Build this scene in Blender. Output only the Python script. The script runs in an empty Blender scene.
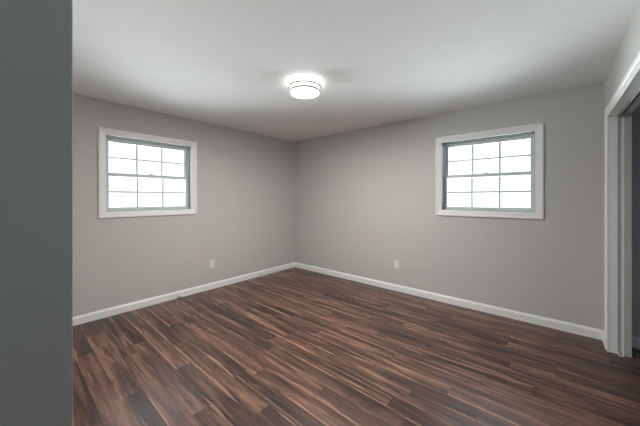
import bpy, bmesh, math, random
from mathutils import Vector, Matrix

scene = bpy.context.scene
col = scene.collection

# ------------------------------------------------------------------ camera
cam_data = bpy.data.cameras.new('camera')
cam = bpy.data.objects.new('camera', cam_data)
col.objects.link(cam)
cam_data.sensor_width = 36.0
cam_data.lens = 270.0 / 640.0 * 36.0
cam_data.shift_y = -14.7 / 640.0
cam_data.clip_start = 0.02
cam.location = (3.818, -3.680, 1.339)
cam.rotation_euler = (math.radians(90), 0, math.atan2(0.653, 0.757))
scene.camera = cam

# ------------------------------------------------------------------ world, lights, exposure
SKY_LOW, SKY_HIGH, GROUND_FAR, GROUND_NEAR = 1.85, 6.5, 37.0, 15.0
world = bpy.data.worlds.new('overcast_sky')
scene.world = world
world.use_nodes = True
wt = world.node_tree
_bg = wt.nodes['Background']
_tc = wt.nodes.new('ShaderNodeTexCoord')
_sp = wt.nodes.new('ShaderNodeSeparateXYZ')
def _map(lo, hi, smooth=True):
    m = wt.nodes.new('ShaderNodeMapRange')
    m.interpolation_type = 'SMOOTHSTEP' if smooth else 'LINEAR'
    m.inputs['From Min'].default_value = lo
    m.inputs['From Max'].default_value = hi
    wt.links.new(_sp.outputs['Z'], m.inputs['Value'])
    return m.outputs['Result']
def _mixc(fac, a, b):
    m = wt.nodes.new('ShaderNodeMix')
    m.data_type = 'RGBA'
    m.clamp_result = False
    for nm, v in (('A', a), ('B', b)):
        if isinstance(v, tuple):
            m.inputs[nm].default_value = (*v, 1)
        else:
            wt.links.new(v, m.inputs[nm])
    wt.links.new(fac, m.inputs['Factor'])
    return m.outputs['Result']
_low = tuple(c * SKY_LOW for c in (0.95, 1.00, 1.00))        # hazy treetop level
_high = tuple(c * SKY_HIGH for c in (0.86, 0.94, 1.00))      # bright overcast sky
_far = tuple(c * GROUND_FAR for c in (0.92, 0.97, 1.00))     # unseen ground glow, added to light the ceiling through the windows
_near = tuple(c * GROUND_NEAR for c in (0.92, 0.97, 1.00))   # steeper part of the added glow, set to even out the ceiling
wt.links.new(_tc.outputs['Generated'], _sp.inputs[0])
_sky = _mixc(_map(0.28, 0.48), _low, _high)
_g = _mixc(_map(-0.55, -0.20), _near, _far)
wt.links.new(_mixc(_map(-0.13, -0.045), _g, _sky), _bg.inputs['Color'])
_bg.inputs['Strength'].default_value = 1.0

# sampling portals for the daylight in the two window openings
for _loc, _rot in (((-0.19, -2.475, 1.623), (0, math.radians(-90), 0)), ((3.201, 0.19, 1.623), (math.radians(-90), 0, 0))):
    _l = bpy.data.lights.new('window_daylight_portal', 'AREA')
    _l.shape = 'SQUARE'
    _l.size = 1.0
    _l.cycles.is_portal = True
    _o = bpy.data.objects.new('window_daylight_portal', _l)
    _o.location = _loc; _o.rotation_euler = _rot
    col.objects.link(_o)

LAMP_EMIT, BAND_EMIT, TOP_EMIT = 355.0, 2.2, 8.0
LAMP_COLOR = (1.0, 0.97, 0.93)

hall_fill_data = bpy.data.lights.new('hall_fill_light', 'AREA')  # unseen fill light added in the hall behind the camera, no fixture
hall_fill_data.shape = 'DISK'
hall_fill_data.size = 0.4
hall_fill_data.energy = 8
hall_fill_data.color = (0.66, 0.90, 1.0)
hall_fill = bpy.data.objects.new('hall_fill_light', hall_fill_data)
hall_fill.location = (3.12, -4.9, 2.40)
col.objects.link(hall_fill)

vs = scene.view_settings
vs.view_transform = 'Standard'
vs.look = 'None'
vs.exposure = 0.0
vs.gamma = 1.0
vs.use_curve_mapping = False

# ------------------------------------------------------------------ materials
def new_mat(name):
    m = bpy.data.materials.new(name)
    m.use_nodes = True
    return m, m.node_tree, m.node_tree.nodes['Principled BSDF']

def plain(name, color, rough=0.5, metal=0.0, spec=0.5, mottling=0.0, scale=30, bump=0.0):
    m, t, b = new_mat(name)
    b.inputs['Base Color'].default_value = (*color, 1)
    b.inputs['Roughness'].default_value = rough
    b.inputs['Metallic'].default_value = metal
    b.inputs['Specular IOR Level'].default_value = spec
    if mottling or bump:
        tc = t.nodes.new('ShaderNodeTexCoord')
        n = t.nodes.new('ShaderNodeTexNoise')
        n.inputs['Scale'].default_value = scale
        n.inputs['Detail'].default_value = 4
        t.links.new(tc.outputs['Object'], n.inputs['Vector'])
        if mottling:
            mx = t.nodes.new('ShaderNodeMix')
            mx.data_type = 'RGBA'
            mx.inputs['A'].default_value = (*[c * (1 - mottling) for c in color], 1)
            mx.inputs['B'].default_value = (*[min(1, c * (1 + mottling)) for c in color], 1)
            t.links.new(n.outputs['Fac'], mx.inputs['Factor'])
            t.links.new(mx.outputs['Result'], b.inputs['Base Color'])
        if bump:
            bp = t.nodes.new('ShaderNodeBump')
            bp.inputs['Strength'].default_value = bump
            bp.inputs['Distance'].default_value = 0.002
            t.links.new(n.outputs['Fac'], bp.inputs['Height'])
            t.links.new(bp.outputs['Normal'], b.inputs['Normal'])
    return m

M_WALL = plain('wall_paint_greige', (0.560, 0.548, 0.527), 0.62, spec=0.3, mottling=0.015, scale=6, bump=0.05)
M_CLOSET = plain('closet_shade_blue_grey', (0.33, 0.39, 0.45), 0.6, spec=0.3, mottling=0.015, scale=6)  # closet shade put into the colour as a darker, bluer wall
M_HALL = plain('hall_wall_cool_grey', (0.385, 0.408, 0.41), 0.55, spec=0.4, mottling=0.015, scale=6, bump=0.05)  # darker and cooler grey than the room walls
M_CEIL = plain('ceiling_paint_white', (0.89, 0.89, 0.89), 0.8, spec=0.2, mottling=0.01, scale=5)
M_TRIM = plain('trim_paint_white', (0.86, 0.86, 0.85), 0.35, mottling=0.01, scale=12)
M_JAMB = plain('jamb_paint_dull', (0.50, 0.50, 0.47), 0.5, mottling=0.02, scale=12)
M_VINYL = plain('window_vinyl_shaded', (0.62, 0.675, 0.68), 0.4, mottling=0.01, scale=12)  # white vinyl; its backlit grey-teal look is put into the colour
M_PLATE = plain('outlet_plastic_white', (0.80, 0.79, 0.77), 0.35)
M_SLOT = plain('outlet_slot_dark', (0.05, 0.05, 0.05), 0.6)
M_NICKEL = plain('brushed_nickel', (0.42, 0.415, 0.40), 0.36, metal=1.0, mottling=0.04, scale=60)
M_REVEAL_SHADE = plain('reveal_shade_grey', (0.19, 0.225, 0.225), 0.7)  # dark tone painted for the shade in the window reveal
M_TRACK = plain('aluminium_track', (0.45, 0.46, 0.47), 0.4, metal=0.8)
M_DARK = plain('dark_slot', (0.02, 0.02, 0.022), 0.7)
M_CABLE = plain('grey_cable_jacket', (0.42, 0.40, 0.40), 0.5)

def glass_mat():
    m = bpy.data.materials.new('window_glass')
    m.use_nodes = True
    t = m.node_tree
    for n in list(t.nodes):
        t.nodes.remove(n)
    out = t.nodes.new('ShaderNodeOutputMaterial')
    mix = t.nodes.new('ShaderNodeMixShader')
    tr = t.nodes.new('ShaderNodeBsdfTransparent')
    tr.inputs['Color'].default_value = (0.93, 0.96, 0.955, 1)
    gl = t.nodes.new('ShaderNodeBsdfGlossy')
    gl.inputs['Roughness'].default_value = 0.02
    fr = t.nodes.new('ShaderNodeFresnel')
    fr.inputs['IOR'].default_value = 1.45
    t.links.new(fr.outputs['Fac'], mix.inputs['Fac'])
    t.links.new(tr.outputs['BSDF'], mix.inputs[1])
    t.links.new(gl.outputs['BSDF'], mix.inputs[2])
    t.links.new(mix.outputs['Shader'], out.inputs['Surface'])
    return m
M_GLASS = glass_mat()

def lamp_mat(name, strength):
    m, t, b = new_mat(name)
    b.inputs['Base Color'].default_value = (0.9, 0.9, 0.88, 1)
    b.inputs['Roughness'].default_value = 0.4
    b.inputs['Emission Color'].default_value = (*LAMP_COLOR, 1)
    b.inputs['Emission Strength'].default_value = strength
    return m
M_LAMP = lamp_mat('lit_frosted_glass', LAMP_EMIT)
M_BAND = lamp_mat('lit_frosted_glass_side', BAND_EMIT)
M_TOP = lamp_mat('lit_frosted_glass_top', TOP_EMIT)

def floor_mat():
    m, t, b = new_mat('walnut_plank_floor')
    L = t.links
    def math_(op, a, c=None, clamp=False):
        n = t.nodes.new('ShaderNodeMath')
        n.operation = op
        n.use_clamp = clamp
        for i, v in enumerate((a, c)):
            if v is None:
                continue
            if isinstance(v, (int, float)):
                n.inputs[i].default_value = v
            else:
                L.new(v, n.inputs[i])
        return n.outputs[0]
    def comb(x, y, z):
        n = t.nodes.new('ShaderNodeCombineXYZ')
        for i, v in enumerate((x, y, z)):
            if isinstance(v, (int, float)):
                n.inputs[i].default_value = v
            else:
                L.new(v, n.inputs[i])
        return n.outputs[0]
    def noise(vec, detail=3, dist=0.0, rough=0.5):
        n = t.nodes.new('ShaderNodeTexNoise')
        n.inputs['Scale'].default_value = 1.0
        n.inputs['Detail'].default_value = detail
        n.inputs['Roughness'].default_value = rough
        n.inputs['Distortion'].default_value = dist
        L.new(vec, n.inputs['Vector'])
        return n.outputs['Fac']
    def smooth(v, lo, hi):
        n = t.nodes.new('ShaderNodeMapRange')
        n.interpolation_type = 'SMOOTHSTEP'
        n.inputs['From Min'].default_value = lo
        n.inputs['From Max'].default_value = hi
        L.new(v, n.inputs['Value'])
        return n.outputs['Result']
    def mix(f, a, c):
        n = t.nodes.new('ShaderNodeMix')
        n.data_type = 'RGBA'
        for nm, v in (('Factor', f), ('A', a), ('B', c)):
            if isinstance(v, tuple):
                n.inputs[nm].default_value = (*v, 1)
            elif isinstance(v, (int, float)):
                n.inputs[nm].default_value = v
            else:
                L.new(v, n.inputs[nm])
        return n.outputs['Result']
    P, LEN = 0.122, 1.22
    tc = t.nodes.new('ShaderNodeTexCoord')
    sp = t.nodes.new('ShaderNodeSeparateXYZ')
    L.new(tc.outputs['Object'], sp.inputs[0])
    X, Y = sp.outputs[0], sp.outputs[1]
    rowf = math_('DIVIDE', math_('ADD', Y, 20.02), P)
    row = math_('FLOOR', rowf)
    v = math_('FRACT', rowf)
    w1 = t.nodes.new('ShaderNodeTexWhiteNoise'); w1.noise_dimensions = '1D'
    L.new(row, w1.inputs['W'])
    colf = math_('DIVIDE', math_('ADD', X, math_('MULTIPLY', w1.outputs['Value'], LEN * 7)), LEN)
    colm = math_('FLOOR', colf)
    u = math_('FRACT', colf)
    w2 = t.nodes.new('ShaderNodeTexWhiteNoise'); w2.noise_dimensions = '2D'
    L.new(comb(row, colm, 0.0), w2.inputs['Vector'])
    s2 = t.nodes.new('ShaderNodeSeparateColor')
    L.new(w2.outputs['Color'], s2.inputs[0])
    r1, r2, r3 = s2.outputs[0], s2.outputs[1], s2.outputs[2]
    px = math_('ADD', X, math_('MULTIPLY', r1, 61.0))
    pz = math_('MULTIPLY', r2, 43.0)
    # broad flowing figure along each plank
    n1 = noise(comb(math_('MULTIPLY', px, 1.3), math_('MULTIPLY', Y, 15.0), pz), 5, 0.5, 0.55)
    n2 = noise(comb(math_('MULTIPLY', px, 6.0), math_('MULTIPLY', Y, 110.0), pz), 4, 0.6, 0.65)
    n3 = noise(comb(math_('MULTIPLY', px, 0.9), math_('MULTIPLY', Y, 12.0), math_('ADD', pz, 9.3)), 2, 1.0, 0.4)
    n4 = noise(comb(math_('MULTIPLY', px, 1.6), math_('MULTIPLY', Y, 20.0), math_('ADD', pz, 21.7)), 4, 1.2, 0.6)
    n5 = noise(comb(math_('MULTIPLY', px, 0.6), math_('MULTIPLY', Y, 30.0), math_('ADD', pz, 33.1)), 2, 0.8, 0.4)
    tone = math_('ADD', math_('MULTIPLY', math_('SUBTRACT', n1, 0.5), 2.3), 0.45)
    tone = math_('ADD', tone, math_('MULTIPLY', math_('SUBTRACT', r3, 0.5), 0.34))
    tone = math_('ADD', tone, math_('MULTIPLY', math_('SUBTRACT', n2, 0.5), 0.95), True)
    rp = t.nodes.new('ShaderNodeValToRGB')
    els = rp.color_ramp.elements
    els[0].position, els[0].color = 0.0, (0.0308, 0.0187, 0.0163, 1)
    els[1].position, els[1].color = 1.0, (0.2544, 0.1347, 0.0958, 1)
    for p_, c_ in ((0.30, (0.0639, 0.0343, 0.0276)), (0.55, (0.1124, 0.0593, 0.0451)), (0.78, (0.1680, 0.0890, 0.0654))):
        e = els.new(p_); e.color = (*c_, 1)
    L.new(tone, rp.inputs['Fac'])
    c = rp.outputs['Color']
    # dark heart streaks, then pale sapwood streaks
    dk = smooth(n4, 0.57, 0.67)
    c = mix(math_('MULTIPLY', dk, 0.8), c, (0.0284, 0.0183, 0.0163))
    n6 = noise(comb(math_('MULTIPLY', px, 1.5), 0.0, math_('ADD', pz, 51.0)), 2, 0.0, 0.5)
    n7 = noise(comb(math_('MULTIPLY', px, 2.6), math_('MULTIPLY', Y, 6.0), math_('ADD', pz, 71.0)), 2, 0.0, 0.5)
    edgew = math_('MULTIPLY', smooth(n6, 0.44, 0.62), math_('ADD', math_('MULTIPLY', n7, 0.42), -0.09))
    edge_sap = math_('SUBTRACT', 1.0, smooth(math_('SUBTRACT', v, edgew), -0.03, 0.05))
    edge_sap = math_('MULTIPLY', edge_sap, smooth(n6, 0.44, 0.52))
    sap = math_('MAXIMUM', smooth(n3, 0.59, 0.69), math_('MULTIPLY', smooth(n5, 0.64, 0.72), 0.8))
    sap = math_('MAXIMUM', math_('MULTIPLY', sap, 0.75), edge_sap)
    sap = math_('MULTIPLY', sap, math_('ADD', math_('MULTIPLY', n2, 1.3), 0.08), True)
    c = mix(math_('MULTIPLY', sap, 0.8), c, (0.4378, 0.2338, 0.1556))
    # joints
    ev = math_('MINIMUM', v, math_('SUBTRACT', 1.0, v))
    eu = math_('MULTIPLY', math_('MINIMUM', u, math_('SUBTRACT', 1.0, u)), LEN / P)
    edge = math_('MINIMUM', ev, eu)
    gap = math_('SUBTRACT', 1.0, smooth(edge, 0.004, 0.016))
    c = mix(math_('MULTIPLY', gap, 0.4), c, (0.014, 0.009, 0.008))
    L.new(c, b.inputs['Base Color'])
    b.inputs['Specular IOR Level'].default_value = 0.5
    L.new(math_('ADD', 0.30, math_('MULTIPLY', n2, 0.14)), b.inputs['Roughness'])
    bp = t.nodes.new('ShaderNodeBump')
    bp.inputs['Strength'].default_value = 0.25
    bp.inputs['Distance'].default_value = 0.0015
    L.new(math_('SUBTRACT', math_('MULTIPLY', n2, 0.35), gap), bp.inputs['Height'])
    L.new(bp.outputs['Normal'], b.inputs['Normal'])
    return m
M_FLOOR = floor_mat()

# ------------------------------------------------------------------ helpers
def add_box(bm, x0, x1, y0, y1, z0, z1, mi=0, bevel=0.0):
    vs_ = [bm.verts.new(p) for p in ((x0, y0, z0), (x1, y0, z0), (x1, y1, z0), (x0, y1, z0),
                                     (x0, y0, z1), (x1, y0, z1), (x1, y1, z1), (x0, y1, z1))]
    fs = []
    for idx in ((3, 2, 1, 0), (4, 5, 6, 7), (0, 1, 5, 4), (1, 2, 6, 5), (2, 3, 7, 6), (3, 0, 4, 7)):
        f = bm.faces.new([vs_[i] for i in idx]); f.material_index = mi; fs.append(f)
    if bevel:
        es = list({e for f in fs for e in f.edges})
        bmesh.ops.bevel(bm, geom=es, offset=bevel, segments=2, affect='EDGES', profile=0.6)

def obj(name, bm, mats, parent=None, smooth=False):
    bmesh.ops.recalc_face_normals(bm, faces=bm.faces[:])
    me = bpy.data.meshes.new(name)
    bm.to_mesh(me); bm.free()
    for m in (mats if isinstance(mats, (list, tuple)) else [mats]):
        me.materials.append(m)
    if smooth:
        for p in me.polygons:
            p.use_smooth = True
    o = bpy.data.objects.new(name, me)
    col.objects.link(o)
    if parent:
        o.parent = parent
    return o

def box_obj(name, dims, mats, parent=None, bevel=0.0):
    bm = bmesh.new(); add_box(bm, *dims, bevel=bevel)
    return obj(name, bm, mats, parent)

def boxes_obj(name, boxes, mats, parent=None, bevel=0.0):
    bm = bmesh.new()
    for d in boxes:
        add_box(bm, *d, bevel=bevel)
    return obj(name, bm, mats, parent)

def tag(o, label, cat, kind=None, group=None):
    o['label'] = label; o['category'] = cat
    if kind: o['kind'] = kind
    if group: o['group'] = group
    return o

def empty(name, loc, rz=0.0):
    o = bpy.data.objects.new(name, None)
    o.empty_display_size = 0.1
    col.objects.link(o)
    o.location = loc; o.rotation_euler = (0, 0, rz)
    return o

def rect_sweep(bm, x0, x1, z0, z1, prof, closed=True):
    """mitred moulding round a rectangle in the local xz plane; prof = [(outward, y)] closed loop"""
    rings = []
    for o_, y in prof:
        if closed:
            pts = ((x0 - o_, z0 - o_), (x0 - o_, z1 + o_), (x1 + o_, z1 + o_), (x1 + o_, z0 - o_))
        else:
            pts = ((x0 - o_, z0), (x0 - o_, z1 + o_), (x1 + o_, z1 + o_), (x1 + o_, z0))
        rings.append([bm.verts.new((x, y, z)) for x, z in pts])
    n = len(rings)
    for i in range(n):
        a, b2 = rings[i], rings[(i + 1) % n]
        for k in range(4 if closed else 3):
            k2 = (k + 1) % 4
            bm.faces.new((a[k], a[k2], b2[k2], b2[k]))
    if not closed:
        bm.faces.new([r[0] for r in rings]); bm.faces.new([r[3] for r in reversed(rings)])

def lathe(bm, prof, seg=64, mi=0, close=False):
    """prof = [(r, z)]"""
    rings = []
    for r, z in prof:
        if r < 1e-6:
            rings.append([bm.verts.new((0, 0, z))])
        else:
            rings.append([bm.verts.new((r * math.cos(2 * math.pi * i / seg), r * math.sin(2 * math.pi * i / seg), z)) for i in range(seg)])
    pairs = list(zip(rings, rings[1:])) + ([(rings[-1], rings[0])] if close else [])
    for a, b2 in pairs:
        for i in range(seg):
            j = (i + 1) % seg
            if len(a) == 1 and len(b2) == 1:
                continue
            if len(a) == 1:
                f = bm.faces.new((a[0], b2[j], b2[i]))
            elif len(b2) == 1:
                f = bm.faces.new((a[i], a[j], b2[0]))
            else:
                f = bm.faces.new((a[i], a[j], b2[j], b2[i]))
            f.material_index = mi

def tube(bm, pts, r, seg=10):
    rings = []
    for i, p in enumerate(pts):
        p = Vector(p)
        d = (Vector(pts[min(i + 1, len(pts) - 1)]) - Vector(pts[max(i - 1, 0)])).normalized()
        a = d.orthogonal().normalized(); b2 = d.cross(a)
        rings.append([bm.verts.new(p + (a * math.cos(2 * math.pi * k / seg) + b2 * math.sin(2 * math.pi * k / seg)) * r) for k in range(seg)])
    for a, b2 in zip(rings, rings[1:]):
        for k in range(seg):
            bm.faces.new((a[k], a[(k + 1) % seg], b2[(k + 1) % seg], b2[k]))
    bm.faces.new(rings[0][::-1]); bm.faces.new(rings[-1])

# ------------------------------------------------------------------ dimensions (metres)
W = 4.185            # room width along the back wall
H = 2.44             # ceiling height
YN = -3.5685          # front (near) wall
XH = 2.876           # left wall of the entry hall
YE = -6.0            # end of the entry hall
TW = 0.17            # exterior wall thickness
WC = 4.31            # closet side of the closet wall
XC = 4.95            # closet rear wall
OW, OH, OZ = 0.954, 0.880, 1.183      # window opening
WL_Y = -2.475        # centre of left window
WB_X = 3.201         # centre of back window
DY0, DY1, DH = -0.25, -2.05, 2.052     # closet opening

# ------------------------------------------------------------------ setting
def struct(o, label, cat):
    return tag(o, label, cat, 'structure')

struct(box_obj('floor', (-TW, 5.1, YE, TW, -0.12, 0.0), M_FLOOR), 'dark walnut plank floor with pale streaks across the whole room', 'floor')
struct(box_obj('ceiling', (-TW, 5.1, YE, TW, H, H + 0.15), M_CEIL), 'smooth white ceiling above the empty room', 'ceiling')
g = 0.006
a, b_ = WL_Y - OW / 2 - g, WL_Y + OW / 2 + g
z0, z1 = OZ - g, OZ + OH + g
struct(boxes_obj('wall_left', [(-TW, 0, YN - 0.12, a, 0, H), (-TW, 0, b_, TW, 0, H), (-TW, 0, a, b_, 0, z0), (-TW, 0, a, b_, z1, H)], M_WALL),
       'grey left wall holding the left window', 'wall')
a, b_ = WB_X - OW / 2 - g, WB_X + OW / 2 + g
struct(boxes_obj('wall_back', [(0, a, 0, TW, 0, H), (b_, 5.1, 0, TW, 0, H), (a, b_, 0, TW, 0, z0), (a, b_, 0, TW, z1, H)], M_WALL),
       'grey back wall holding the right window', 'wall')
j = 0.02
struct(boxes_obj('wall_right', [(W, WC, DY0 + j, 0, 0, H), (W, WC, YE, DY1 - j, 0, H), (W, WC, DY1 - j, DY0 + j, DH + j, H)], M_WALL),
       'grey right wall pierced by the wide closet opening', 'wall')
struct(box_obj('wall_front', (0, XH - 0.12, YN - 0.12, YN, 0, H), M_WALL), 'grey front wall behind the entry corner', 'wall')
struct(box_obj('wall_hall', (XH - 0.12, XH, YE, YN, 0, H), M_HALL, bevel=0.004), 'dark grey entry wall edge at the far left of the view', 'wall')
struct(boxes_obj('wall_closet', [(XC, XC + 0.1, -2.3, 0, 0, H), (WC, XC, -2.3, -2.2, 0, H)], M_CLOSET), 'wall inside the closet, its shade put into a blue grey colour', 'wall')
struct(box_obj('wall_hall_end', (XH - 0.12, WC, YE - 0.12, YE, 0, H), M_WALL), 'grey end wall of the entry hall', 'wall')

# baseboards: profile (depth from wall, height)
BP = [(0, 0), (0.013, 0), (0.013, 0.066), (0.0115, 0.074), (0.008, 0.080), (0.0065, 0.087), (0.004, 0.091), (0, 0.092)]
def baseboard(name, runs, label):
    bm = bmesh.new()
    for p, q, n in runs:           # endpoints on the wall line, inward normal
        p, q, n = Vector(p), Vector(q), Vector(n)
        A = [bm.verts.new((p.x + n.x * d, p.y + n.y * d, h)) for d, h in BP]
        B = [bm.verts.new((q.x + n.x * d, q.y + n.y * d, h)) for d, h in BP]
        for i in range(len(BP)):
            k = (i + 1) % len(BP)
            bm.faces.new((A[i], A[k], B[k], B[i]))
        bm.faces.new(A[::-1]); bm.faces.new(B)
    return struct(obj(name, bm, M_TRIM), label, 'baseboard')
baseboard('baseboard_left', [((0, YN), (0, 0), (1, 0))], 'white baseboard along the foot of the left wall')
baseboard('baseboard_back', [((0.013, 0), (W - 0.013, 0), (0, -1))], 'white baseboard along the foot of the back wall')
baseboard('baseboard_right', [((W, 0), (W, DY0 + 0.082), (-1, 0)), ((W, DY1 - 0.082), (W, YE), (-1, 0))], 'short white baseboard between back wall and closet casing')
baseboard('baseboard_front', [((0.013, YN), (XH, YN), (0, 1))], 'white baseboard along the foot of the front wall')
baseboard('baseboard_hall', [((XH, YN), (XH, YE), (1, 0))], 'white baseboard along the entry hall wall')
baseboard('baseboard_closet', [((WC, 0), (XC, 0), (0, -1)), ((XC, -0.013), (XC, -2.2), (-1, 0))], 'shaded white baseboard inside the closet')

# ------------------------------------------------------------------ windows (local x along the wall, y outward, z up)
CASE = [(0.0, 0.0), (0.0, -0.010), (0.006, -0.012), (0.010, -0.0105), (0.042, -0.0145), (0.048, -0.019), (0.062, -0.019), (0.068, -0.015), (0.068, 0.0)]
def ring(bm, x0, x1, z0, z1, t, y0, y1):
    """rectangular ring growing inward by t"""
    rect_sweep(bm, x0 + t, x1 - t, z0 + t, z1 - t, [(0, y0), (0, y1), (t, y1), (t, y0)])

def make_sash(parent, name, z0, z1, y0, y1, hw, st, top, bot):
    bm = bmesh.new()
    add_box(bm, -hw, -hw + st, y0, y1, z0, z1, bevel=0.002)
    add_box(bm, hw - st, hw, y0, y1, z0, z1, bevel=0.002)
    add_box(bm, -hw + st, hw - st, y0, y1, z0, z0 + bot, bevel=0.002)
    add_box(bm, -hw + st, hw - st, y0, y1, z1 - top, z1, bevel=0.002)
    s = obj(name, bm, M_VINYL, parent)
    gx, gz0, gz1 = hw - st, z0 + bot, z1 - top
    ym = (y0 + y1) / 2
    box_obj('glass_pane', (-gx - 0.003, gx + 0.003, ym - 0.0015, ym + 0.0015, gz0 - 0.003, gz1 + 0.003), M_GLASS, s)
    bm = bmesh.new()
    m = 0.010
    for k in (-1, 1):
        add_box(bm, k * gx / 3 - m, k * gx / 3 + m, ym - 0.008, ym + 0.008, gz0, gz1)
    zm = (gz0 + gz1) / 2
    for xa, xb in ((-gx, -gx / 3 - m), (-gx / 3 + m, gx / 3 - m), (gx / 3 + m, gx)):
        add_box(bm, xa, xb, ym - 0.008, ym + 0.008, zm - m, zm + m)
    obj('muntin_grille', bm, M_VINYL, s)
    return s

def make_window(name, loc, rz, label):
    w = empty(name, loc, rz)
    struct(w, label, 'window')
    hx = OW / 2
    bm = bmesh.new(); rect_sweep(bm, -hx, hx, 0, OH, CASE); obj('casing', bm, M_TRIM, w)
    bm = bmesh.new(); ring(bm, -hx - g, hx + g, -g, OH + g, g + 0.004, 0.0, 0.07); obj('jamb', bm, M_TRIM, w)
    bm = bmesh.new(); ring(bm, -hx - g, hx + g, -g, OH + g, g + 0.014, 0.07, 0.165)
    wf = obj('window_frame', bm, M_VINYL, w)
    bm = bmesh.new(); ring(bm, -hx + 0.004, hx - 0.004, 0.004, OH - 0.004, 0.004, 0.030, 0.068); obj('shade_strip', bm, M_REVEAL_SHADE, wf)  # dark ring added where the reveal is only in shade
    hw = hx - 0.014
    mid = OH / 2
    make_sash(w, 'upper_sash', mid - 0.030, OH - 0.014, 0.122, 0.150, hw, 0.036, 0.046, 0.044)
    lo = make_sash(w, 'lower_sash', 0.014, mid + 0.016, 0.088, 0.118, hw, 0.032, 0.040, 0.034)
    bm = bmesh.new()
    add_box(bm, -0.030, 0.030, 0.092, 0.112, mid + 0.016, mid + 0.022, bevel=0.002)
    add_box(bm, -0.008, 0.026, 0.094, 0.106, mid + 0.022, mid + 0.030, bevel=0.002)
    obj('sash_lock', bm, M_VINYL, lo)
    bm = bmesh.new()
    add_box(bm, -0.055, 0.055, 0.074, 0.088, 0.030, 0.036, bevel=0.002)
    add_box(bm, -0.055, 0.055, 0.074, 0.078, 0.036, 0.046, bevel=0.0015)
    obj('sash_lift', bm, M_VINYL, lo)
    return w
make_window('window_1', (0, WL_Y, OZ), math.radians(90), 'white framed window with gridded panes on the left wall')
make_window('window_2', (WB_X, 0, OZ), 0.0, 'white framed window with gridded panes on the back wall, right')

# ------------------------------------------------------------------ closet opening
d = empty('door_1', (W, (DY0 + DY1) / 2, 0), math.radians(-90))
struct(d, 'white cased closet opening at the right edge of the view', 'closet opening')
hx = (DY0 - DY1) / 2
DC = [(-0.004, 0.0), (-0.004, -0.008), (0.004, -0.011), (0.014, -0.009), (0.044, -0.012), (0.050, -0.016), (0.076, -0.016), (0.080, -0.012), (0.080, 0.0)]
bm = bmesh.new(); rect_sweep(bm, -hx, hx, 0, DH, DC, closed=False); obj('casing', bm, M_TRIM, d)
for s in (-1, 1):
    bm = bmesh.new()
    def sb(y0, y1, t):
        e0, e1 = hx + j, hx + j - t
        add_box(bm, min(s * e0, s * e1), max(s * e0, s * e1), y0, y1, 0, DH, bevel=0.002)
    sb(0.0, 0.056, 0.022); sb(0.056, 0.092, 0.004)
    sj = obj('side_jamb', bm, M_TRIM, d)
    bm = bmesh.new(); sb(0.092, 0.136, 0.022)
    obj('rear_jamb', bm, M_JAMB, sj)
bm = bmesh.new()
add_box(bm, -hx - j, hx + j, 0.0, 0.056, DH, DH + j, bevel=0.002)
add_box(bm, -hx - j, hx + j, 0.056, 0.136, DH + 0.006, DH + j)
obj('head_jamb', bm, M_TRIM, d)
bm = bmesh.new()
for y0, y1 in ((0.058, 0.060), (0.074, 0.076)):
    add_box(bm, -hx + 0.004, hx - 0.004, y0, y1, DH - 0.022, DH + 0.006)
add_box(bm, -hx + 0.004, hx - 0.004, 0.060, 0.074, DH + 0.002, DH + 0.006, mi=1)
obj('sliding_track', bm, [M_TRACK, M_DARK], d)

# ------------------------------------------------------------------ ceiling light
cl = empty('ceiling_light', (2.03, -1.83, H))
tag(cl, 'round lit flush mount ceiling light with two nickel rings', 'ceiling light')
bm = bmesh.new(); lathe(bm, [(0, 0), (0.125, 0), (0.125, -0.016), (0.118, -0.020), (0, -0.020)]); obj('ceiling_pan', bm, M_TRIM, cl)
bm = bmesh.new()
lathe(bm, [(0, -0.020), (0.112, -0.020), (0.138, -0.026), (0.141, -0.036)], mi=2)
lathe(bm, [(0.141, -0.036), (0.141, -0.092), (0.137, -0.099), (0.128, -0.103)], mi=1)
lathe(bm, [(0.128, -0.103), (0.10, -0.1075), (0.06, -0.111), (0, -0.113)])
obj('glass_shade', bm, [M_LAMP, M_BAND, M_TOP], cl, smooth=True)
for r, z, h in ((0.157, -0.050, 0.016), (0.147, -0.090, 0.014)):
    bm = bmesh.new()
    lathe(bm, [(r - 0.006, z - h / 2), (r - 0.001, z - h / 2), (r, z - h / 2 + 0.001), (r, z + h / 2 - 0.001), (r - 0.001, z + h / 2), (r - 0.006, z + h / 2)], 72, close=True)
    obj('trim_ring', bm, M_NICKEL, cl, smooth=False)
for k in range(3):
    an = math.radians(20 + 120 * k)
    bm = bmesh.new()
    c, s = math.cos(an), math.sin(an)
    tube(bm, [(0.150 * c, 0.150 * s, -0.047), (0.1455 * c, 0.1455 * s, -0.091)], 0.003)
    tube(bm, [(0.151 * c, 0.151 * s, -0.047), (0.119 * c, 0.119 * s, -0.018)], 0.003)
    obj('ring_post', bm, M_NICKEL, cl)

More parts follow.
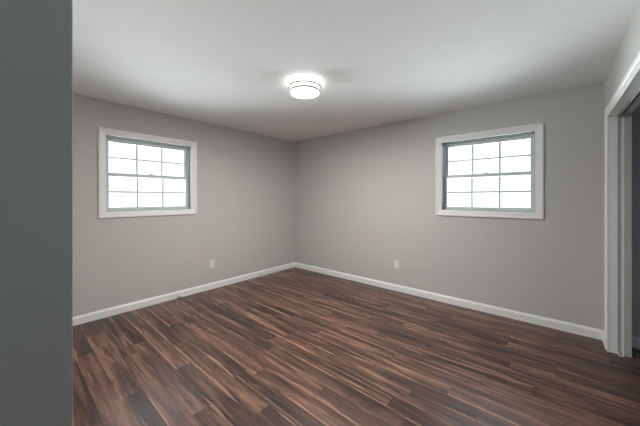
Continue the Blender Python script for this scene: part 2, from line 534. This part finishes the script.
# ------------------------------------------------------------------ outlets
def make_outlet(loc, rz, label):
    o = empty('wall_outlet', loc, rz)
    tag(o, label, 'outlet', group='wall outlets')
    bm = bmesh.new(); add_box(bm, -0.035, 0.035, -0.006, 0, -0.0575, 0.0575, bevel=0.0025); obj('cover_plate', bm, M_PLATE, o)
    for zc in (-0.0195, 0.0195):
        bm = bmesh.new()
        add_box(bm, -0.017, 0.017, -0.0085, -0.005, zc - 0.0135, zc + 0.0135, bevel=0.0015)
        for sx in (-0.0065, 0.0065):
            add_box(bm, sx - 0.0012, sx + 0.0012, -0.0088, -0.007, zc - 0.002, zc + 0.007, mi=1)
        add_box(bm, -0.0025, 0.0025, -0.0088, -0.007, zc - 0.010, zc - 0.005, mi=1)
        obj('receptacle', bm, [M_PLATE, M_SLOT], o)
    bm = bmesh.new()
    lathe(bm, [(0, 0), (0.003, 0), (0.0028, 0.0012), (0, 0.0015)], 16)
    bmesh.ops.rotate(bm, verts=bm.verts[:], cent=(0, 0, 0), matrix=Matrix.Rotation(math.radians(90), 3, 'X'))
    bmesh.ops.translate(bm, verts=bm.verts[:], vec=(0, -0.006, 0))
    obj('screw', bm, M_NICKEL, o)
make_outlet((0, -1.698, 0.374), math.radians(90), 'white duplex outlet low on the left wall')
make_outlet((2.106, 0, 0.383), 0.0, 'white duplex outlet low on the back wall')

# ------------------------------------------------------------------ small things on the floor
bm = bmesh.new()
tube(bm, [(0.0135, -2.185, 0.030), (0.026, -2.182, 0.030), (0.034, -2.172, 0.024), (0.036, -2.158, 0.014), (0.036, -2.140, 0.0085)], 0.008)
tag(obj('cable_stub', bm, M_CABLE, smooth=True), 'short grey cable stub at the foot of the left baseboard', 'cable')

fg = empty('floor_guide', (4.257, -0.268, 0))
tag(fg, 'small white plastic guide on the floor at the closet jamb', 'door guide')
box_obj('guide_plate', (-0.018, 0.018, -0.014, 0.014, 0, 0.004), M_PLATE, fg, bevel=0.001)
boxes_obj('guide_fin', [(-0.016, -0.010, -0.012, 0.012, 0.004, 0.016), (0.010, 0.016, -0.012, 0.012, 0.004, 0.016)], M_PLATE, fg, bevel=0.001)
